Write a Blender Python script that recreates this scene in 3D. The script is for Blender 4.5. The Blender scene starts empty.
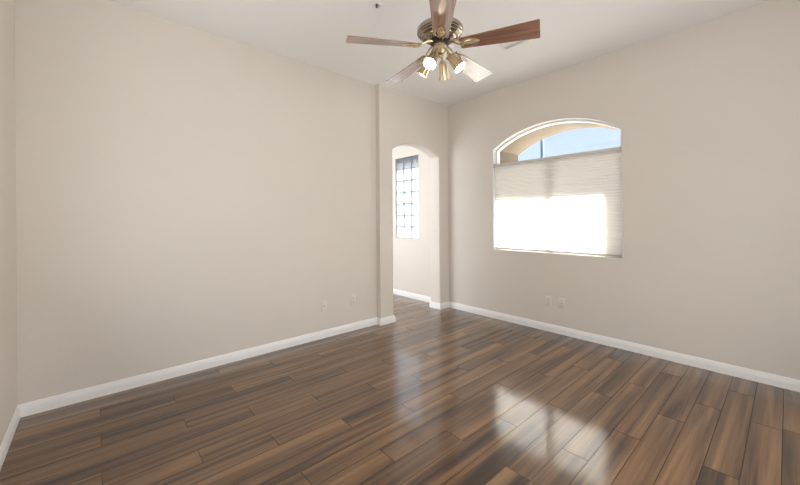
import bpy, bmesh, math, random
from mathutils import Vector, Matrix
from mathutils.geometry import tessellate_polygon
random.seed(7)
PI = math.pi
sc = bpy.context.scene
col = sc.collection

# ------------------------------------------------------------------ camera
CAM_H = 1.3347
cd = bpy.data.cameras.new('camera')
cam = bpy.data.objects.new('camera', cd); col.objects.link(cam)
cd.sensor_width = 36; cd.lens = 344.13 / 800 * 36
cd.shift_y = -(242.5 - 219.38) / 800
cd.clip_start = 0.02
cam.matrix_world = (Matrix.Translation((0, 0, CAM_H)) @ Matrix.Rotation(0.84567, 4, 'Z')
                    @ Matrix.Rotation(PI / 2, 4, 'X') @ Matrix.Rotation(-0.0071, 4, 'Z'))
sc.camera = cam

# ------------------------------------------------------------------ world, sun, large lights, exposure
sc.view_settings.view_transform = 'Standard'; sc.view_settings.look = 'None'
sc.view_settings.exposure = 0.41; sc.view_settings.gamma = 1.0
sc.view_settings.use_curve_mapping = False
w = bpy.data.worlds.new('sky'); sc.world = w; w.use_nodes = True
nt = w.node_tree; nt.nodes.clear()
out = nt.nodes.new('ShaderNodeOutputWorld'); bg = nt.nodes.new('ShaderNodeBackground')
tc = nt.nodes.new('ShaderNodeTexCoord'); sep = nt.nodes.new('ShaderNodeSeparateXYZ'); rp = nt.nodes.new('ShaderNodeValToRGB')
nt.links.new(tc.outputs['Generated'], sep.inputs[0]); nt.links.new(sep.outputs['Z'], rp.inputs[0])
rp.color_ramp.elements[0].position = 0.0; rp.color_ramp.elements[0].color = (0.80, 0.88, 1.0, 1)
rp.color_ramp.elements[1].position = 0.5; rp.color_ramp.elements[1].color = (0.30, 0.52, 0.95, 1)
e = rp.color_ramp.elements.new(0.24); e.color = (0.60, 0.73, 1.0, 1)
nt.links.new(rp.outputs[0], bg.inputs[0]); bg.inputs[1].default_value = 0.95
nt.links.new(bg.outputs[0], out.inputs[0])

sd = bpy.data.lights.new('sun', 'SUN'); sd.energy = 85; sd.angle = 0.012; sd.color = (1.0, 0.985, 0.965)
sun = bpy.data.objects.new('sun', sd); col.objects.link(sun)
sun.rotation_euler = Vector((0.30, 1.0, 1.0)).to_track_quat('Z', 'Y').to_euler()

def area(name, loc, rot, sx, sy, power, color):
    l = bpy.data.lights.new(name, 'AREA'); l.shape = 'RECTANGLE'; l.size = sx; l.size_y = sy
    l.energy = power; l.color = color
    o = bpy.data.objects.new(name, l); col.objects.link(o); o.location = loc; o.rotation_euler = rot
    return o
o_ = area('added_fill_far_side', (1.18, 3.05, 1.3), (PI / 2, 0, PI / 2 + 0.62), 1.2, 2.0, 6, (0.97, 0.98, 0.985)); o_.data.spread = math.radians(105)  # added fill light, beyond the unseen side opening
# added fill lights: rear opening, unseen side room, passage; no seen source
area('added_fill_rear', (-1.5, -0.62, 1.3), (PI / 2 + 0.6, 0, 0), 2.1, 2.0, 24, (0.97, 0.98, 0.985))
area('added_fill_side', (1.20, 1.95, 1.28), (PI / 2 + 0.10, 0, PI / 2 + 0.22), 2.0, 2.0, 45, (0.97, 0.98, 0.985))  # added main fill, shining in through the side opening
area('added_fill_passage', (-4.7, 1.5, 1.45), (PI / 2, 0, 0), 1.9, 2.4, 50, (0.90, 0.95, 1.0))  # added fill to brighten the passage, not a fixture there

# ------------------------------------------------------------------ dimensions
XL = -3.494      # left wall face
XA = -3.416      # arched wall face
XB = -3.61       # its back face in the passage
YB = 4.012       # window wall face
YN = -0.402      # rear wall face
XR = 1.0         # right wall face (behind the photographer)
H = 3.05
YJ = 2.69        # jog

# ------------------------------------------------------------------ materials
def mat(name, color, rough=0.5, metal=0.0, **kw):
    m = bpy.data.materials.new(name); m.use_nodes = True
    b = m.node_tree.nodes['Principled BSDF']
    b.inputs['Base Color'].default_value = (*color, 1)
    b.inputs['Roughness'].default_value = rough; b.inputs['Metallic'].default_value = metal
    for k, v in kw.items():
        b.inputs[k.replace('_', ' ')].default_value = v
    return m
def nodes(m): return m.node_tree.nodes, m.node_tree.links, m.node_tree.nodes['Principled BSDF']
def add_bump(m, scale, strength, dist=0.002, detail=3, mottle=0.0):
    n, l, b = nodes(m)
    t = n.new('ShaderNodeTexCoord'); nz = n.new('ShaderNodeTexNoise'); nz.inputs['Scale'].default_value = scale
    nz.inputs['Detail'].default_value = detail
    bp = n.new('ShaderNodeBump'); bp.inputs['Strength'].default_value = strength; bp.inputs['Distance'].default_value = dist
    l.new(t.outputs['Object'], nz.inputs['Vector']); l.new(nz.outputs['Fac'], bp.inputs['Height']); l.new(bp.outputs[0], b.inputs['Normal'])
    if mottle:
        c = b.inputs['Base Color'].default_value[:]
        n2 = n.new('ShaderNodeTexNoise'); n2.inputs['Scale'].default_value = 1.7; l.new(t.outputs['Object'], n2.inputs['Vector'])
        r = n.new('ShaderNodeValToRGB'); r.color_ramp.elements[0].position = .3; r.color_ramp.elements[1].position = .7
        r.color_ramp.elements[0].color = (*[x * (1 - mottle) for x in c[:3]], 1); r.color_ramp.elements[1].color = (*[min(1, x * (1 + mottle)) for x in c[:3]], 1)
        l.new(n2.outputs['Fac'], r.inputs[0]); l.new(r.outputs[0], b.inputs['Base Color'])
    return m
M = {}
M['wall'] = add_bump(mat('beige_wall_paint', (0.705, 0.65, 0.59), 0.7), 38, 0.25, 0.0025, 3, 0.012)
M['ceiling'] = add_bump(mat('ceiling_paint', (0.87, 0.855, 0.83), 0.85), 45, 0.25, 0.002)
M['trim'] = add_bump(mat('white_trim_paint', (0.88, 0.88, 0.87), 0.4), 20, 0.03)
M['vinyl'] = mat('white_vinyl', (0.85, 0.85, 0.83), 0.4)
M['plate'] = mat('ivory_plastic', (0.72, 0.68, 0.62), 0.35)
M['slot'] = mat('dark_slot', (0.05, 0.045, 0.04), 0.6)
M['stucco'] = add_bump(mat('tan_stucco', (0.17, 0.13, 0.09), 0.9), 30, 0.6, 0.006, 5, 0.12)
M['ground'] = add_bump(mat('pale_concrete', (0.165, 0.155, 0.14), 0.9), 12, 0.3)
M['pole'] = mat('blue_grey_metal', (0.045, 0.085, 0.14), 0.5)
M['metal'] = mat('grey_metal', (0.5, 0.48, 0.45), 0.3, 1.0)
M['dark_metal'] = mat('dark_metal', (0.03, 0.03, 0.03), 0.4, 0.6)
M['pewter'] = add_bump(mat('antique_pewter_brass', (0.38, 0.325, 0.26), 0.2, 1.0), 25, 0.04)
M['brass'] = add_bump(mat('antique_brass', (0.60, 0.48, 0.32), 0.36, 1.0), 60, 0.08)
M['gap'] = mat('plank_gap', (0.006, 0.004, 0.003), 0.9)
M['vent_white'] = mat('vent_white', (0.82, 0.81, 0.79), 0.45)

def floor_material():
    m = mat('walnut_laminate', (0.15, 0.09, 0.05), 0.35); n, l, b = nodes(m)
    uv = n.new('ShaderNodeUVMap'); uv.uv_map = 'plank'
    at = n.new('ShaderNodeAttribute'); at.attribute_name = 'tone'; at.attribute_type = 'GEOMETRY'
    s = n.new('ShaderNodeSeparateXYZ'); l.new(uv.outputs[0], s.inputs[0])
    def comb(ux, vy, src_u=None):
        mu = n.new('ShaderNodeMath'); mu.operation = 'MULTIPLY'; mu.inputs[1].default_value = ux; l.new(s.outputs['X'], mu.inputs[0])
        mv = n.new('ShaderNodeMath'); mv.operation = 'MULTIPLY'; mv.inputs[1].default_value = vy; l.new(s.outputs['Y'], mv.inputs[0])
        mw = n.new('ShaderNodeMath'); mw.operation = 'MULTIPLY'; mw.inputs[1].default_value = 37.0; l.new(at.outputs['Fac'], mw.inputs[0])
        c = n.new('ShaderNodeCombineXYZ'); l.new(mu.outputs[0], c.inputs[0]); l.new(mv.outputs[0], c.inputs[1]); l.new(mw.outputs[0], c.inputs[2])
        return c
    # broad soft bands running along each board, gently wandering
    n1 = n.new('ShaderNodeTexNoise'); n1.inputs['Scale'].default_value = 1; n1.inputs['Detail'].default_value = 2.5
    n1.inputs['Distortion'].default_value = 0.5
    l.new(comb(0.5, 11).outputs[0], n1.inputs['Vector'])
    # narrower streaks
    n2 = n.new('ShaderNodeTexNoise'); n2.inputs['Scale'].default_value = 1; n2.inputs['Detail'].default_value = 4
    n2.inputs['Distortion'].default_value = 0.8
    l.new(comb(1.3, 34).outputs[0], n2.inputs['Vector'])
    # fine grain
    n3 = n.new('ShaderNodeTexNoise'); n3.inputs['Scale'].default_value = 1; n3.inputs['Detail'].default_value = 3
    l.new(comb(9, 420).outputs[0], n3.inputs['Vector'])
    def madd(a, k, c):
        q = n.new('ShaderNodeMath'); q.operation = 'MULTIPLY_ADD'; l.new(a, q.inputs[0]); q.inputs[1].default_value = k
        if isinstance(c, (int, float)): q.inputs[2].default_value = c
        else: l.new(c, q.inputs[2])
        return q.outputs[0]
    v = madd(n1.outputs['Fac'], 1.4, -0.38)
    v = madd(n2.outputs['Fac'], 0.50, v)
    v = madd(n3.outputs['Fac'], 0.22, v)
    v = madd(at.outputs['Fac'], 0.13, v)
    r = n.new('ShaderNodeValToRGB'); l.new(v, r.inputs[0])
    cr = r.color_ramp; cr.elements[0].position = 0.30; cr.elements[0].color = (0.014, 0.008, 0.005, 1)
    cr.elements[1].position = 1.0; cr.elements[1].color = (0.235, 0.128, 0.058, 1)
    for p, c in ((0.48, (0.034, 0.017, 0.008, 1)), (0.62, (0.080, 0.038, 0.016, 1)), (0.80, (0.150, 0.076, 0.031, 1))):
        q = cr.elements.new(p); q.color = c
    l.new(r.outputs[0], b.inputs['Base Color'])
    b.inputs['Roughness'].default_value = 0.38
    b.inputs['Specular IOR Level'].default_value = 0.1
    b.inputs['Coat Weight'].default_value = 1.0; b.inputs['Coat Roughness'].default_value = 0.11
    b.inputs['Coat IOR'].default_value = 1.63
    bp = n.new('ShaderNodeBump'); bp.inputs['Strength'].default_value = 0.12; bp.inputs['Distance'].default_value = 0.0006
    l.new(n2.outputs['Fac'], bp.inputs['Height']); l.new(bp.outputs[0], b.inputs['Normal'])
    return m
M['floor'] = floor_material()

def blade_material():
    m = mat('rosewood_veneer', (0.2, 0.07, 0.03), 0.35); n, l, b = nodes(m)
    t = n.new('ShaderNodeTexCoord'); mp = n.new('ShaderNodeMapping'); mp.inputs['Scale'].default_value = (2.5, 45, 45)
    l.new(t.outputs['Object'], mp.inputs[0])
    nz = n.new('ShaderNodeTexNoise'); nz.inputs['Scale'].default_value = 1; nz.inputs['Detail'].default_value = 5; nz.inputs['Distortion'].default_value = 1.2
    l.new(mp.outputs[0], nz.inputs['Vector'])
    r = n.new('ShaderNodeValToRGB'); cr = r.color_ramp
    cr.elements[0].position = .3; cr.elements[0].color = (0.10, 0.032, 0.014, 1)
    cr.elements[1].position = .72; cr.elements[1].color = (0.36, 0.145, 0.075, 1)
    l.new(nz.outputs['Fac'], r.inputs[0]); l.new(r.outputs[0], b.inputs['Base Color'])
    b.inputs['Coat Weight'].default_value = 1.0; b.inputs['Coat IOR'].default_value = 2.8; b.inputs['Coat Roughness'].default_value = 0.2
    return m
M['blade'] = blade_material()

def shade_material():
    m = bpy.data.materials.new('pleated_shade_fabric'); m.use_nodes = True; n = m.node_tree.nodes; l = m.node_tree.links; n.clear()
    o = n.new('ShaderNodeOutputMaterial'); d = n.new('ShaderNodeBsdfDiffuse'); t = n.new('ShaderNodeBsdfTranslucent'); x = n.new('ShaderNodeMixShader')
    d.inputs[0].default_value = (0.80, 0.775, 0.74, 1); t.inputs[0].default_value = (0.88, 0.87, 0.85, 1); x.inputs[0].default_value = 0.38
    l.new(d.outputs[0], x.inputs[1]); l.new(t.outputs[0], x.inputs[2]); l.new(x.outputs[0], o.inputs[0])
    return m
M['shade'] = shade_material()

def thin_glass():
    m = bpy.data.materials.new('clear_window_glass'); m.use_nodes = True; n = m.node_tree.nodes; l = m.node_tree.links; n.clear()
    o = n.new('ShaderNodeOutputMaterial'); d = n.new('ShaderNodeBsdfTransparent'); g = n.new('ShaderNodeBsdfGlossy'); x = n.new('ShaderNodeMixShader')
    g.inputs['Roughness'].default_value = 0.02; x.inputs[0].default_value = 0.05; d.inputs[0].default_value = (0.96, 0.98, 0.98, 1)
    l.new(d.outputs[0], x.inputs[1]); l.new(g.outputs[0], x.inputs[2]); l.new(x.outputs[0], o.inputs[0])
    return m
M['glass'] = thin_glass()

def block_glass():
    m = bpy.data.materials.new('wavy_glass_block'); m.use_nodes = True; n = m.node_tree.nodes; l = m.node_tree.links; n.clear()
    o = n.new('ShaderNodeOutputMaterial'); tr = n.new('ShaderNodeBsdfTranslucent'); g = n.new('ShaderNodeBsdfGlossy'); x = n.new('ShaderNodeMixShader')
    tp = n.new('ShaderNodeBsdfTransparent'); x2 = n.new('ShaderNodeMixShader'); x2.inputs[0].default_value = 0.03
    t = n.new('ShaderNodeTexCoord'); nz = n.new('ShaderNodeTexNoise'); nz.inputs['Scale'].default_value = 22; nz.inputs['Detail'].default_value = 1.5
    nz.inputs['Distortion'].default_value = 1.5
    l.new(t.outputs['Object'], nz.inputs['Vector'])
    r = n.new('ShaderNodeValToRGB'); r.color_ramp.elements[0].position = .38; r.color_ramp.elements[0].color = (0.29, 0.32, 0.35, 1)
    r.color_ramp.elements[1].position = .5; r.color_ramp.elements[1].color = (0.38, 0.39, 0.40, 1)
    l.new(nz.outputs['Fac'], r.inputs[0]); l.new(r.outputs[0], tr.inputs[0]); tp.inputs[0].default_value = (0.90, 0.96, 1.0, 1)
    bp = n.new('ShaderNodeBump'); bp.inputs['Strength'].default_value = .5; bp.inputs['Distance'].default_value = .01; l.new(nz.outputs['Fac'], bp.inputs['Height'])
    l.new(bp.outputs[0], g.inputs['Normal']); g.inputs['Roughness'].default_value = .05; x.inputs[0].default_value = .06
    l.new(tr.outputs[0], x2.inputs[1]); l.new(tp.outputs[0], x2.inputs[2]); l.new(x2.outputs[0], x.inputs[1]); l.new(g.outputs[0], x.inputs[2]); l.new(x.outputs[0], o.inputs[0])
    return m
M['block'] = block_glass()
M['mortar'] = mat('grey_mortar', (0.22, 0.26, 0.30), 0.8)

def bulb_material():
    m = bpy.data.materials.new('lit_frosted_bulb'); m.use_nodes = True; b = m.node_tree.nodes['Principled BSDF']
    b.inputs['Base Color'].default_value = (1, 1, 1, 1); b.inputs['Emission Color'].default_value = (1.0, 0.86, 0.64, 1)
    b.inputs['Emission Strength'].default_value = 30.0
    return m
M['bulb'] = bulb_material()

# ------------------------------------------------------------------ mesh helpers
def link(name, bm, m, parent=None, smooth=False, loc=None):
    bmesh.ops.recalc_face_normals(bm, faces=bm.faces)
    me = bpy.data.meshes.new(name); bm.to_mesh(me); bm.free()
    if smooth:
        me.polygons.foreach_set('use_smooth', [True] * len(me.polygons))
        me.set_sharp_from_angle(angle=math.radians(smooth if smooth > 1 else 40))
    for q in (m if isinstance(m, (list, tuple)) else [m]): me.materials.append(q)
    o = bpy.data.objects.new(name, me); col.objects.link(o)
    if loc: o.location = loc
    if parent: o.parent = parent
    return o
def struct(name, bm, m, parent=None, smooth=False):
    o = link(name, bm, m, parent, smooth)
    if parent is None: o['kind'] = 'structure'
    return o
def tag(o, label, cat, group=None):
    o['label'] = label; o['category'] = cat
    if group: o['group'] = group
    return o
def thing(name, label, cat, loc, rot=(0, 0, 0), group=None):
    o = bpy.data.objects.new(name, None); col.objects.link(o); o.location = loc; o.rotation_euler = rot
    o.empty_display_size = 0.1
    return tag(o, label, cat, group)
def box(bm, x0, x1, y0, y1, z0, z1, bev=0.0):
    r = bmesh.ops.create_cube(bm, size=1, matrix=Matrix.Translation(((x0 + x1) / 2, (y0 + y1) / 2, (z0 + z1) / 2)) @ Matrix.Diagonal((abs(x1 - x0), abs(y1 - y0), abs(z1 - z0), 1)))
    if bev:
        vs = set(r['verts']); es = [e for e in bm.edges if e.verts[0] in vs and e.verts[1] in vs]
        bmesh.ops.bevel(bm, geom=es, offset=bev, segments=2, affect='EDGES', profile=0.5)
    return bm
def lathe(bm, prof, n=32, mtx=None, flute=0.0, nf=12):
    """prof: (r, z) pairs; optional fluting of the radius."""
    rings = []
    for r, z in prof:
        ring = []
        for i in range(n):
            a = 2 * PI * i / n; rr = r * (1 + flute * math.cos(nf * a)) if r > 0.02 else r
            v = Vector((rr * math.cos(a), rr * math.sin(a), z))
            ring.append(bm.verts.new(mtx @ v if mtx else v))
        rings.append(ring)
    for a, b in zip(rings, rings[1:]):
        for i in range(n):
            bm.faces.new((a[i], a[(i + 1) % n], b[(i + 1) % n], b[i]))
    return rings
def cap(bm, ring): bm.faces.new(ring)
def tube(bm, pts, r, n=10):
    pts = [Vector(p) for p in pts]; rings = []
    for i, p in enumerate(pts):
        d = (pts[min(i + 1, len(pts) - 1)] - pts[max(i - 1, 0)]).normalized()
        u = d.cross(Vector((0, 0, 1)));
        if u.length < 1e-3: u = Vector((1, 0, 0))
        u.normalize(); v = d.cross(u)
        rr = r[i] if isinstance(r, (list, tuple)) else r
        rings.append([bm.verts.new(p + rr * (math.cos(2 * PI * k / n) * u + math.sin(2 * PI * k / n) * v)) for k in range(n)])
    for a, b in zip(rings, rings[1:]):
        for k in range(n): bm.faces.new((a[k], a[(k + 1) % n], b[(k + 1) % n], b[k]))
    bm.faces.new(rings[0]); bm.faces.new(rings[-1][::-1])

def arch(x0, x1, z0, zs, zp, o=0.0, n=40, ob=None):
    """outline of an opening with a segmental arched head, grown by o (bottom by ob)"""
    if ob is None: ob = o
    c = (x1 - x0) / 2; r = zp - zs; R = (c * c + r * r) / (2 * r); zc = zp - R; xc = (x0 + x1) / 2
    co, Ro = c + o, R + o
    a = math.asin(co / Ro)
    pts = [(xc - co, z0 - ob), (xc + co, z0 - ob)]
    for i in range(n + 1):
        t = a - 2 * a * i / n
        pts.append((xc + Ro * math.sin(t), zc + Ro * math.cos(t)))
    return pts
def rect(x0, x1, z0, z1, o=0.0, ob=None):
    if ob is None: ob = o
    return [(x0 - o, z0 - ob), (x1 + o, z0 - ob), (x1 + o, z1 + o), (x0 - o, z1 + o)]

def panel(bm, outer, holes, front, back, place, r=0.0, seg=5):
    """Wall slab with holes. outer: outline; holes: functions of offset -> outline; place(u, z, d) -> xyz."""
    s = 1 if back > front else -1
    def face(depth, off):
        loops = [outer] + [h(off)[::-1] for h in holes]
        flat = [p for L in loops for p in L]
        vs = [bm.verts.new(place(p[0], p[1], depth)) for p in flat]
        for t in tessellate_polygon([[Vector((p[0], p[1], 0)) for p in L] for L in loops]):
            try: bm.faces.new([vs[i] for i in t])
            except ValueError: pass
    face(front, r); face(back, r)
    def strip(L0, d0, L1, d1):
        a = [bm.verts.new(place(p[0], p[1], d0)) for p in L0]; b = [bm.verts.new(place(p[0], p[1], d1)) for p in L1]
        for i in range(len(a)): bm.faces.new((a[i], a[(i + 1) % len(a)], b[(i + 1) % len(a)], b[i]))
    strip(outer, front, outer, back)
    for h in holes:
        prof = []
        if r > 0:
            for i in range(seg + 1):
                t = PI / 2 * i / seg; prof.append((r * (1 - math.sin(t)), front + s * r * (1 - math.cos(t))))
            for i in range(seg + 1):
                t = PI / 2 * i / seg; prof.append((r * (1 - math.cos(t)), back - s * r * (1 - math.sin(t))))
        else: prof = [(0, front), (0, back)]
        for p, q in zip(prof, prof[1:]): strip(h(p[0]), p[1], h(q[0]), q[1])
    bmesh.ops.remove_doubles(bm, verts=bm.verts, dist=1e-5)
    return bm
onX = lambda u, z, d: (d, u, z)       # wall lying across x, u = y
onY = lambda u, z, d: (u, d, z)       # wall lying across y, u = x
def ring_frame(bm, outer, inner, f, b, place):
    """closed frame between two outlines with equal point counts"""
    n = len(outer)
    P = [[bm.verts.new(place(p[0], p[1], d)) for p in L] for L, d in ((outer, f), (inner, f), (inner, b), (outer, b))]
    for k in range(4):
        A, B = P[k], P[(k + 1) % 4]
        for i in range(n): bm.faces.new((A[i], A[(i + 1) % n], B[(i + 1) % n], B[i]))
    return bm

# ------------------------------------------------------------------ structure: floor
W, L0, X0 = 0.1412, 1.21, -0.10
PH = {0: 0.44, 1: 0.02, 2: 0.81}
def build_floor():
    bm = bmesh.new(); uvl = bm.loops.layers.uv.new('plank'); tl = bm.verts.layers.float.new('tone')
    g = 0.0015; zb = -0.0016; last = 0.5
    for k in range(-20, 43):
        xc = X0 - k * W; ph = 0.78 if k == 0 else PH[k % 3]
        y = ph - 2 * L0
        while y < 4.15:
            a, b = max(y, -2.0), min(y + L0, 4.15); 
            tone = random.random()
            if abs(tone - last) < 0.2: tone = (tone + 0.45) % 1
            last = tone
            if b > a + 0.01:
                xs = (xc - W / 2 + g, xc + W / 2 - g); ys = (a + g, b - g)
                if xs[0] < 2.62:
                    top = [bm.verts.new((x, yy, 0)) for x, yy in ((xs[0], ys[0]), (xs[1], ys[0]), (xs[1], ys[1]), (xs[0], ys[1]))]
                    lo = [bm.verts.new((v.co.x + dx, v.co.y + dy, zb)) for v, dx, dy in zip(top, (-g, g, g, -g), (-g, -g, g, g))]
                    for v in top + lo: v[tl] = tone
                    fs = [bm.faces.new(top)] + [bm.faces.new((lo[i], lo[(i + 1) % 4], top[(i + 1) % 4], top[i])) for i in range(4)]
                    fs[0].material_index = 0
                    for f in fs[1:]: f.material_index = 1
                    off = tone * 61.0 + k * 3.7
                    for f in fs:
                        for lp in f.loops: lp[uvl].uv = (lp.vert.co.y + off, lp.vert.co.x - xc + off * 0.37)
            y += L0
    box(bm, -6.0, 2.75, -2.0, 4.15, -0.12, -0.002)
    for f in bm.faces:
        if f.calc_center_median().z < -0.0018: f.material_index = 1
    return struct('floor', bm, [M['floor'], M['gap']])
build_floor()
bm = bmesh.new(); box(bm, -6.0, 2.75, -2.0, 4.15, H, H + 0.15); struct('ceiling', bm, M['ceiling'])

# walls
AY0, AY1, AZS, AZP = 2.912, 3.808, 2.253, 2.379
WX0, WX1, WZ0, WZS, WZP = -2.635, -1.119, 0.922, 2.264, 2.488
GX0, GX1, GZ0, GZ1 = -4.650, -4.062, 1.006, 2.410

bm = bmesh.new(); box(bm, XB, XL, YN, YJ, 0, H); struct('wall_left', bm, M['wall'])
# arched wall, its near edge proud of the left wall
bm = bmesh.new()
def arch_hole(o):
    p = arch(AY0, AY1, 0, AZS, AZP, o, ob=0)
    return p
def arch_wall():
    # the opening reaches the floor: outline runs round it, split into strips and rounded on the opening edge
    bm = bmesh.new(); r = 0.02; seg = 6
    def outline(off):
        h = arch_hole(off)                       # bottom-left, bottom-right, then arc right->left
        return [(YJ, 0), h[0]] + h[2:][::-1] + [h[1], (YB, 0), (YB, H), (YJ, H)]
    def pts(off, d): return [bm.verts.new((d, p[0], p[1])) for p in outline(off)]
    prof = []
    f, b = XA, XB
    for i in range(seg + 1):
        t = PI / 2 * i / seg; prof.append((r * (1 - math.sin(t)), f - r * (1 - math.cos(t))))
    for i in range(seg + 1):
        t = PI / 2 * i / seg; prof.append((r * (1 - math.cos(t)), b + r * (1 - math.sin(t))))
    rings = [pts(o, d) for o, d in prof]
    n = len(rings[0])
    for A, B in zip(rings, rings[1:]):
        for i in range(n): 
            bm.faces.new((A[i], A[(i + 1) % n], B[(i + 1) % n], B[i]))
    for R in (rings[0], rings[-1]):
        o = [Vector((v.co.y, v.co.z, 0)) for v in R]
        for t in tessellate_polygon([o]): bm.faces.new([R[i] for i in t])
    bmesh.ops.remove_doubles(bm, verts=bm.verts, dist=1e-5)
    return struct('wall_arch', bm, M['wall'], smooth=50)
arch_wall()
# window wall, running on into the passage
bm = bmesh.new()
panel(bm, rect(-6.0, 2.75, 0, H),
      [lambda o: arch(WX0, WX1, WZ0, WZS, WZP, o), lambda o: rect(GX0, GX1, GZ0, GZ1, o)], YB, YB + 0.138, onY, 0.006, 3)
struct('wall_window', bm, M['wall'], smooth=50)
# rear wall; its wide unseen opening is added to let fill light in
bm = bmesh.new(); box(bm, XB, -2.6, YN - 0.14, YN, 0, H); box(bm, -0.4, XR, YN - 0.14, YN, 0, H); box(bm, -2.6, -0.4, YN - 0.14, YN, 2.5, H)
struct('wall_rear', bm, M['wall'])
bm = bmesh.new(); box(bm, XR, XR + 0.12, -1.86, 0.75, 0, H); box(bm, XR, XR + 0.12, 3.88, YB, 0, H); box(bm, XR, XR + 0.12, 0.75, 3.88, 2.45, H); struct('wall_right', bm, M['wall'])  # unseen opening added so the side fills reach the room
bm = bmesh.new(); box(bm, XB, 2.75, -2.0, -1.86, 0, H); struct('wall_sun_block_rear', bm, M['wall'])  # unseen wall added to keep sun out behind the rear opening
bm = bmesh.new(); box(bm, 2.60, 2.75, -1.86, YB, 0, H); struct('wall_sun_block_right', bm, M['wall'])  # unseen wall added to stop sun entering the side opening
bm = bmesh.new(); box(bm, XB - 0.14, XB, -2.0, YN, 0, H); struct('wall_sun_block_side', bm, M['wall'])  # added side of the sun-blocking enclosure behind the rear wall
bm = bmesh.new(); box(bm, -6.0, -5.86, 1.3, YB, 0, H); struct('wall_passage_left', bm, M['wall'])
bm = bmesh.new(); box(bm, -5.86, XB, 1.3, 1.44, 0, H); struct('wall_passage_near', bm, M['wall'])

# baseboards
PROF = [(0, 0), (.014, 0), (.014, .050), (.0125, .054), (.0125, .060), (.0105, .063), (.0105, .069), (.007, .076), (.006, .083), (.003, .088), (0, .088)]
def baseboard(name, path, side):
    bm = bmesh.new(); n = len(path); P = [Vector(p) for p in path]; rings = []
    for i in range(n):
        d0 = (P[i] - P[i - 1]).normalized() if i else (P[1] - P[0]).normalized()
        d1 = (P[i + 1] - P[i]).normalized() if i < n - 1 else d0
        n0 = Vector((-d0.y, d0.x)) * side; n1 = Vector((-d1.y, d1.x)) * side
        m = (n0 + n1).normalized(); k = 1 / max(0.3, m.dot(n0))
        rings.append([bm.verts.new((P[i].x + m.x * k * t, P[i].y + m.y * k * t, z)) for t, z in PROF])
    for a, b in zip(rings, rings[1:]):
        for j in range(len(PROF)):
            jj = (j + 1) % len(PROF); bm.faces.new((a[j], a[jj], b[jj], b[j]))
    bm.faces.new(rings[0]); bm.faces.new(rings[-1][::-1])
    return struct(name, bm, M['trim'])
baseboard('baseboard_left', [(-2.6, YN), (XL, YN), (XL, YJ), (XA, YJ), (XA, AY0), (XB, AY0)], -1)
baseboard('baseboard_window_side', [(XR, YB), (XA, YB), (XA, AY1), (XB, AY1), (XB, YB), (-5.86, YB)], 1)

# ------------------------------------------------------------------ arched window (window_1)
FY0, FY1 = YB + 0.066, YB + 0.125
bm = bmesh.new()
ring_frame(bm, arch(WX0, WX1, WZ0, WZS, WZP, -0.0005), arch(WX0, WX1, WZ0, WZS, WZP, -0.030), FY0 + .012, FY1, onY)
ring_frame(bm, arch(WX0, WX1, WZ0, WZS, WZP, -0.012), arch(WX0, WX1, WZ0, WZS, WZP, -0.0305), FY0, FY0 + .013, onY)
lo, li = arch(WX0, WX1, WZ0, WZS, WZP, -0.0003)[1:], arch(WX0, WX1, WZ0, WZS, WZP, -0.006, ob=0)[1:]
lo.append((WX0 + .0003, WZ0)); li.append((WX0 + .006, WZ0)); lo[0] = (lo[0][0], WZ0)
Q = [[bm.verts.new(onY(p[0], p[1], d)) for p in L] for L, d in ((lo, YB + .003), (li, YB + .003), (li, FY0 + .014), (lo, FY0 + .014))]
for k in range(4):
    for i in range(len(lo) - 1): bm.faces.new((Q[k][i], Q[k][i + 1], Q[(k + 1) % 4][i + 1], Q[(k + 1) % 4][i]))
for i in (0, -1): bm.faces.new([q[i] for q in Q])
win = struct('window_1', bm, M['vinyl'], smooth=40)
bm = bmesh.new(); box(bm, WX0 + .03, WX1 - .03, FY0 + .004, FY1 - .004, 1.998, 2.048, .004); struct('transom', bm, M['vinyl'], win)
bm = bmesh.new(); box(bm, -1.896, -1.860, FY0 + .004, FY1 - .004, WZ0 + .03, 1.998, .004); struct('mullion', bm, M['vinyl'], win)
for xa, xb in ((WX0 + .03, -1.896), (-1.860, WX1 - .03)):
    bm = bmesh.new(); ring_frame(bm, rect(xa, xb, WZ0 + .03, 1.998), rect(xa, xb, WZ0 + .03, 1.998, -.018), FY0 + .012, FY1 - .012, onY)
    s = struct('sash', bm, M['vinyl'], win)
    bm = bmesh.new(); box(bm, xa + .016, xb - .016, FY0 + .028, FY0 + .032, WZ0 + .046, 1.982); struct('pane', bm, M['glass'], s)
bm = bmesh.new()
op = arch(WX0, WX1, 2.048 , WZS, WZP, -0.028, ob=0.0)
A = [bm.verts.new(onY(*p, FY0 + .028)) for p in op]; B = [bm.verts.new(onY(*p, FY0 + .032)) for p in op]
bm.faces.new(A); bm.faces.new(B[::-1])
for i in range(len(A)): bm.faces.new((A[i], A[(i + 1) % len(A)], B[(i + 1) % len(A)], B[i]))
struct('pane', bm, M['glass'], win)

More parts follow.
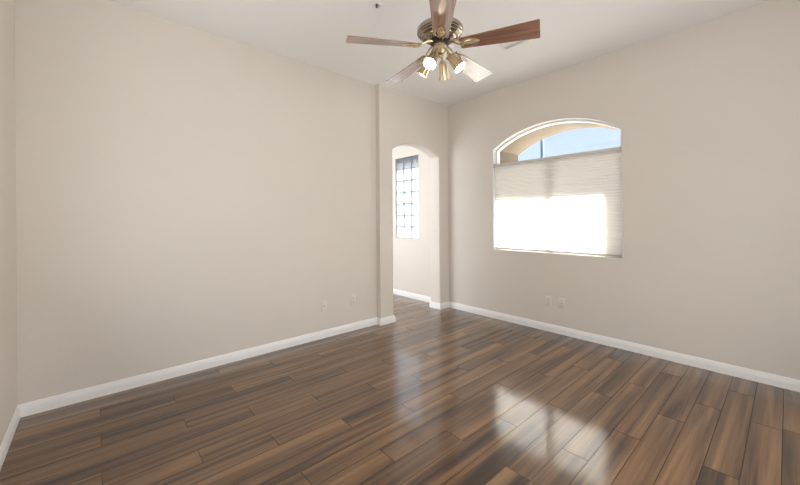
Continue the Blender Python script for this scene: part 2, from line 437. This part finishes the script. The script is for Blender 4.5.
# ------------------------------------------------------------------ glass block window (window_2)
bm = bmesh.new(); nx, nz = 3, 7; jx = 0.013
cw = (GX1 - GX0) / nx; ch = (GZ1 - GZ0) / nz
ring_frame(bm, rect(GX0, GX1, GZ0, GZ1), rect(GX0, GX1, GZ0, GZ1, -.006), YB + .028, YB + .115, onY)
for i in range(1, nx): box(bm, GX0 + i * cw - jx / 2, GX0 + i * cw + jx / 2, YB + .028, YB + .114, GZ0 + .004, GZ1 - .004)
for j in range(1, nz): box(bm, GX0 + .004, GX1 - .004, YB + .028, YB + .114, GZ0 + j * ch - jx / 2, GZ0 + j * ch + jx / 2)
gw = struct('window_2', bm, M['mortar'])
for i in range(nx):
    for j in range(nz):
        bm = bmesh.new(); box(bm, GX0 + i * cw + .0069, GX0 + (i + 1) * cw - .0069, YB + .030, YB + .120, GZ0 + j * ch + .0069, GZ0 + (j + 1) * ch - .0069, .004)
        struct('glass_block', bm, M['block'], gw)

# ------------------------------------------------------------------ outside
bm = bmesh.new()
panel(bm, rect(WX0 - .28, WX1 + .28, 0.35, 2.70), [lambda o: arch(WX0, WX1, WZ0, WZS, WZP, o + .0)], YB + 0.140, 4.68, onY, 0.012, 3)
struct('wall_exterior_surround', bm, M['stucco'], smooth=50)
bm = bmesh.new(); box(bm, -3.35, 0.2, YB + .14, 5.40, 2.91, 3.10); struct('roof_eave', bm, M['stucco'])
bm = bmesh.new(); box(bm, -6.0, -3.36, YB + .14, 4.62, 2.75, 2.95); struct('shading_eave_passage', bm, M['stucco'])  # unseen eave added to shade the top row of glass blocks
bm = bmesh.new(); box(bm, -20, 16, YB + .14, 30, -0.25, -0.12); struct('ground', bm, M['ground'])
# slender pole standing in the yard, seen through the arched pane
bm = bmesh.new()
lathe(bm, [(.0, 0), (.09, 0), (.09, .03), (.05, .05), (.040, 1.5), (.038, 4.4), (.03, 4.41), (.03, 4.45), (0, 4.47)], 16)
pl = link('garden_pole', bm, M['pole'], smooth=40, loc=(-0.4868 * 9.0, 9.0, -0.12))
tag(pl, 'slender blue pole standing in the yard, seen through the arched window above the shade', 'pole')

# ------------------------------------------------------------------ window shade
BY = YB + 0.036
sh = thing('window_shade', 'off-white pleated cellular window shade lowered over the arched window', 'window shade', ((WX0 + WX1) / 2, BY, WZ0))
def lp(bm):   # world coordinates -> local of the shade
    bmesh.ops.translate(bm, verts=bm.verts, vec=(-(WX0 + WX1) / 2, -BY, -WZ0)); return bm
bm = bmesh.new(); box(bm, WX0 + .012, WX1 - .012, BY - .026, BY + .020, 2.030, 2.064, .004); link('head_rail', lp(bm), mat('greige_rail', (.62, .59, .55), .45), sh)
bm = bmesh.new(); box(bm, WX0 + .014, WX1 - .014, BY - .013, BY + .013, 0.934, 0.952, .004); link('bottom_rail', lp(bm), mat('taupe_rail', (.50, .46, .41), .5), sh)
def fabric():
    bm = bmesh.new(); z0, z1 = 0.951, 2.031; n = 34; p = (z1 - z0) / n; prev = None
    xs = (WX0 + .014, WX1 - .014)
    for side in (-1, 1):
        prev = None
        for i in range(2 * n + 1):
            z = z0 + p * i / 2; y = BY + side * (.006 if i % 2 == 0 else .010)
            r = [bm.verts.new((x, y, z)) for x in xs]
            if prev: bm.faces.new((prev[0], prev[1], r[1], r[0]))
            prev = r
    return bm
link('pleated_fabric', lp(fabric()), M['shade'], sh)
for x in (WX0 + .0105, WX1 - .0105):
    bm = bmesh.new(); box(bm, x - .0035, x + .0035, BY - .030, BY + .020, 2.022, 2.068, .001); link('bracket', lp(bm), mat('grey_bracket', (.25, .23, .21), .4), sh)

# ------------------------------------------------------------------ wall plates
def plate(name, label, cat, loc, rz, kind, group=None):
    """built facing -Y, then turned"""
    t = thing(name, label, cat, loc, (0, 0, rz), group)
    bm = bmesh.new(); box(bm, -.035, .035, -.0068, .004, -.0575, .0575, .0028); link('cover_plate', bm, M['plate'], t, smooth=60)
    if kind == 'duplex':
        for s in (-1, 1):
            bm = bmesh.new()
            prof = []
            for i in range(24):
                a = 2 * PI * i / 24; prof.append((.0172 * math.cos(a), max(-.0125, min(.0125, .0172 * math.sin(a)))))
            A = [bm.verts.new((x, -.0060, z + s * .0195)) for x, z in prof]; B = [bm.verts.new((x, -.0085, z + s * .0195)) for x, z in prof]
            bm.faces.new(A); bm.faces.new(B)
            for i in range(24): bm.faces.new((A[i], A[(i + 1) % 24], B[(i + 1) % 24], B[i]))
            r = link('receptacle', bm, M['plate'], t)
            bm = bmesh.new()
            for dx, hh in ((-.0065, .0045), (.0065, .0036)): box(bm, dx - .0012, dx + .0012, -.0089, -.0080, s * .0195 + .002 - hh, s * .0195 + .002 + hh)
            lathe(bm, [(.0026, 0), (.0026, .001), (0, .001)], 10, Matrix.Translation((0, -.0080, s * .0195 - .008)) @ Matrix.Rotation(PI / 2, 4, 'X'))
            link('slots', bm, M['slot'], r)
        bm = bmesh.new(); lathe(bm, [(.003, 0), (.003, .0012), (0, .0018)], 12, Matrix.Translation((0, -.0069, 0)) @ Matrix.Rotation(PI / 2, 4, 'X')); link('screw', bm, M['plate'], t)
    else:
        bm = bmesh.new()
        R = Matrix.Translation((0, -.0069, 0)) @ Matrix.Rotation(PI / 2, 4, 'X')
        lathe(bm, [(.0, 0), (.0085, 0), (.0085, .003)], 6, R); lathe(bm, [(.0085, .003), (.0055, .003), (.0055, .010), (.002, .010), (.002, .004), (0, .004)], 16, R)
        o = link('coaxial_connector', bm, M['metal'], t); o['label'] = 'dark metal coaxial connector'
        for s in (-1, 1):
            bm = bmesh.new(); lathe(bm, [(.003, 0), (.003, .0012), (0, .0018)], 12, Matrix.Translation((0, -.0069, s * .042)) @ Matrix.Rotation(PI / 2, 4, 'X')); link('screw', bm, M['plate'], t)
    return t
plate('cable_outlet', 'beige coaxial wall plate on the long left wall, farther from the archway', 'wall outlet', (XL, 1.933, .362), PI / 2, 'coax', 'coaxial wall plates')
plate('electrical_outlet', 'beige duplex outlet on the left wall, nearer the archway', 'wall outlet', (XL, 2.331, .370), PI / 2, 'duplex', 'duplex wall outlets')
plate('electrical_outlet', 'beige duplex outlet below the window, nearer the room corner', 'wall outlet', (-1.887, YB, .357), 0, 'duplex', 'duplex wall outlets')
plate('cable_outlet', 'beige coaxial wall plate below the window, right of the duplex outlet', 'wall outlet', (-1.732, YB, .357), 0, 'coax', 'coaxial wall plates')

# ------------------------------------------------------------------ ceiling register
vt = thing('ceiling_vent', 'white louvred air register in the ceiling beyond the fan', 'ceiling vent', (-1.778, 3.044, H))
hx, hy = .126, .096
bm = bmesh.new()
ring_frame(bm, rect(-hx, hx, -hy, hy), rect(-hx, hx, -hy, hy, -.004), -.001, -.004, lambda u, z, d: (u, z, d))
ring_frame(bm, rect(-hx, hx, -hy, hy, -.004), rect(-hx, hx, -hy, hy, -.022), -.001, -.009, lambda u, z, d: (u, z, d))
link('frame', bm, M['vent_white'], vt)
bm = bmesh.new()
for i in range(7):
    y = -hy + .032 + i * (2 * hy - .064) / 6
    r = bmesh.ops.create_cube(bm, size=1, matrix=Matrix.Translation((0, y, -.010)) @ Matrix.Rotation(math.radians(16 if i > 3 else -16), 4, 'X') @ Matrix.Diagonal((2 * hx - .044, .0165, .0015, 1)))
o = link('louvres', bm, M['vent_white'], vt)
bm = bmesh.new(); box(bm, -hx + .02, hx - .02, -hy + .02, hy - .02, -.0025, -.001); link('duct_opening', bm, mat('duct_grey', (.72, .70, .68), .8), vt)

# ------------------------------------------------------------------ sprinkler
sp = thing('fire_sprinkler', 'small fire sprinkler head in a round white ring on the ceiling', 'sprinkler', (-2.170, 1.691, H))
bm = bmesh.new()
lathe(bm, [(.041, 0), (.041, -.004), (.036, -.008), (.026, -.008), (.020, -.001)], 32); link('escutcheon', bm, M['vent_white'], sp, smooth=40)
bm = bmesh.new()
lathe(bm, [(.010, 0), (.010, -.006), (.006, -.008), (.004, -.016), (.0, -.016)], 14)
for s in (-1, 1): tube(bm, [(s * .008, 0, -.005), (s * .010, 0, -.012), (s * .003, 0, -.021)], .0016, 8)
link('sprinkler_body', bm, M['dark_metal'], sp, smooth=40)
bm = bmesh.new(); lathe(bm, [(0, -.021), (.010, -.021), (.011, -.0225), (0, -.023)], 16); link('deflector', bm, M['dark_metal'], sp)

# ------------------------------------------------------------------ ceiling fan
FX, FY_, FZ = -1.6388, 1.8451, 2.560
fan = thing('ceiling_fan', 'five-blade rosewood ceiling fan with a pewter motor and four lit spot lamps', 'ceiling fan', (FX, FY_, H))
def fz(z): return z - H
bm = bmesh.new(); lathe(bm, [(0, 0), (.068, 0), (.070, -.012), (.060, -.045), (.030, -.066), (.016, -.072), (0, -.072)], 36); link('canopy', bm, M['pewter'], fan, smooth=35)
bm = bmesh.new(); lathe(bm, [(.0125, -.06), (.0125, fz(2.765))], 20); link('downrod', bm, M['pewter'], fan, smooth=35)
bm = bmesh.new()
lathe(bm, [(0, fz(2.7344)), (.030, fz(2.7344)), (.036, fz(2.7215)), (.070, fz(2.7170)), (.120, fz(2.7078)), (.152, fz(2.6942)), (.163, fz(2.6812)), (.164, fz(2.6660)),
           (.161, fz(2.6562)), (.154, fz(2.6531)), (.153, fz(2.6470)), (.146, fz(2.6410)), (.139, fz(2.6394)), (.137, fz(2.6334)), (.126, fz(2.6258)), (.118, fz(2.6250)),
           (.115, fz(2.6182)), (.095, fz(2.6121)), (.076, fz(2.6106)), (.074, fz(2.6060)), (0, fz(2.6060))], 64)
link('motor_housing', bm, M['pewter'], fan, smooth=25)
bm = bmesh.new(); lathe(bm, [(0, fz(2.606)), (.072, fz(2.606)), (.074, fz(2.600)), (.074, fz(2.590)), (.068, fz(2.586)), (0, fz(2.586))], 40); link('flywheel', bm, M['dark_metal'], fan, smooth=35)

def blade_mesh():
    bm = bmesh.new(); r0, r1, w0, w1, th = .145, .660, .052, .082, .0055
    out = []
    def corner(cx, cy, rad, a0, a1, n=5):
        for i in range(n + 1):
            a = a0 + (a1 - a0) * i / n; out.append((cx + rad * math.cos(a), cy + rad * math.sin(a)))
    corner(r0 + .012, -w0 + .012, .012, PI, 1.5 * PI); corner(r1 - .008, -w1 + .008, .008, -PI / 2, 0)
    corner(r1 - .008, w1 - .008, .008, 0, PI / 2); corner(r0 + .012, w0 - .012, .012, PI / 2, PI)
    A = [bm.verts.new((x, y, -th / 2)) for x, y in out]; B = [bm.verts.new((x, y, th / 2)) for x, y in out]
    bm.faces.new(A[::-1]); bm.faces.new(B)
    for i in range(len(A)): bm.faces.new((A[i], A[(i + 1) % len(A)], B[(i + 1) % len(A)], B[i]))
    return bm
def iron_mesh():
    bm = bmesh.new()
    # pierced oval medallion under the blade root with two swept arms back to the motor
    def oval(cx, rx, ry, z0, z1, n=28, inner=0.0):
        o = [(cx + rx * math.cos(2 * PI * i / n) * (1 + .10 * math.cos(4 * PI * i / n)), ry * math.sin(2 * PI * i / n)) for i in range(n)]
        a = [bm.verts.new((x, y, z0)) for x, y in o]; b = [bm.verts.new((cx + (x - cx) * .82, y * .78, z1)) for x, y in o]
        for i in range(n): bm.faces.new((a[i], a[(i + 1) % n], b[(i + 1) % n], b[i]))
        bm.faces.new(a); bm.faces.new(b[::-1])
    oval(.215, .052, .028, -.003, -.011)
    oval(.215, .027, .013, -.011, -.017)
    for s in (-1, 1):
        tube(bm, [(.060, s * .010, .033), (.095, s * .016, .030), (.135, s * .020, .010), (.155, s * .016, -.006), (.180, s * .008, -.008)], [.007, .007, .006, .006, .005], 8)
        tube(bm, [(.150, s * .016, -.005), (.180, s * .034, -.006), (.212, s * .038, -.006), (.248, s * .026, -.006), (.276, 0, -.006)], .0042, 8)
    for x in (.190, .240): lathe(bm, [(.006, -.010), (.006, -.016), (0, -.018)], 10, Matrix.Translation((x, 0, 0)))
    return bm
irm = None; blm = None
for k in range(5):
    th = math.radians(241.273 - 72 * k)
    if k == 0:
        b = link('fan_blade', blade_mesh(), M['blade'], fan); a = link('blade_iron', iron_mesh(), M['brass'], fan, smooth=40)
        blm, irm = b, a
    else:
        b = blm.copy(); a = irm.copy(); col.objects.link(b); col.objects.link(a)
    b.location = (0, 0, FZ - H); a.location = (0, 0, FZ - H)
    b.rotation_euler = (math.radians(-13), 0.026, th); a.rotation_euler = (math.radians(-13), 0.026, th)

# light kit
bm = bmesh.new()
lathe(bm, [(0, fz(2.588)), (.040, fz(2.588)), (.044, fz(2.580)), (.043, fz(2.560)), (.036, fz(2.554)), (.036, fz(2.548)), (.046, fz(2.542)), (.046, fz(2.522)), (.034, fz(2.506)), (.014, fz(2.498)), (.010, fz(2.486)), (0, fz(2.482))], 36)
link('light_fitter', bm, M['brass'], fan, smooth=30)
F2 = Vector((-.7483, .6633)); R2 = Vector((.6633, .7483))
def lampdir(lat, dep):   # horizontal direction from camera-relative lateral and depth
    v = R2 * lat + F2 * dep; return v.normalized()
for lat, dep in ((-.083, -.112), (-.122, .066), (.050, .129), (.124, -.048)):
    d = lampdir(lat, dep); az = math.atan2(d.y, d.x)
    tilt = math.radians(38)
    # lamp frame: origin at the neck, local -Z along the lamp axis
    org = Vector((d.x * .064, d.y * .064, fz(2.490)))
    mt = Matrix.Translation(org) @ Matrix.Rotation(az, 4, 'Z') @ Matrix.Rotation(-tilt, 4, 'Y')
    bm = bmesh.new(); tube(bm, [(d.x * .030, d.y * .030, fz(2.532)), (d.x * .052, d.y * .052, fz(2.528)), tuple(mt @ Vector((0, 0, -.004)))], [.007, .007, .009], 10); link('lamp_arm', bm, M['brass'], fan, smooth=40)
    bm = bmesh.new()
    lathe(bm, [(0, 0), (.013, 0), (.018, -.006), (.021, -.014), (.024, -.022), (.0275, -.045), (.030, -.070), (.034, -.095), (.040, -.112), (.0385, -.112), (.0325, -.094), (.0285, -.070), (.026, -.045), (.022, -.024), (0, -.020)], 72, flute=.07, nf=12)
    s = link('lamp_shade', bm, M['brass'], fan, smooth=40); s.matrix_local = mt @ Matrix.Diagonal((1.1, 1.1, 1.15, 1))
    bm = bmesh.new()
    lathe(bm, [(.0, -.020), (.012, -.022), (.014, -.045), (.024, -.075), (.030, -.094), (.0305, -.102), (.027, -.108), (.015, -.112), (0, -.113)], 28)
    link('bulb', bm, M['bulb'], s, smooth=60)
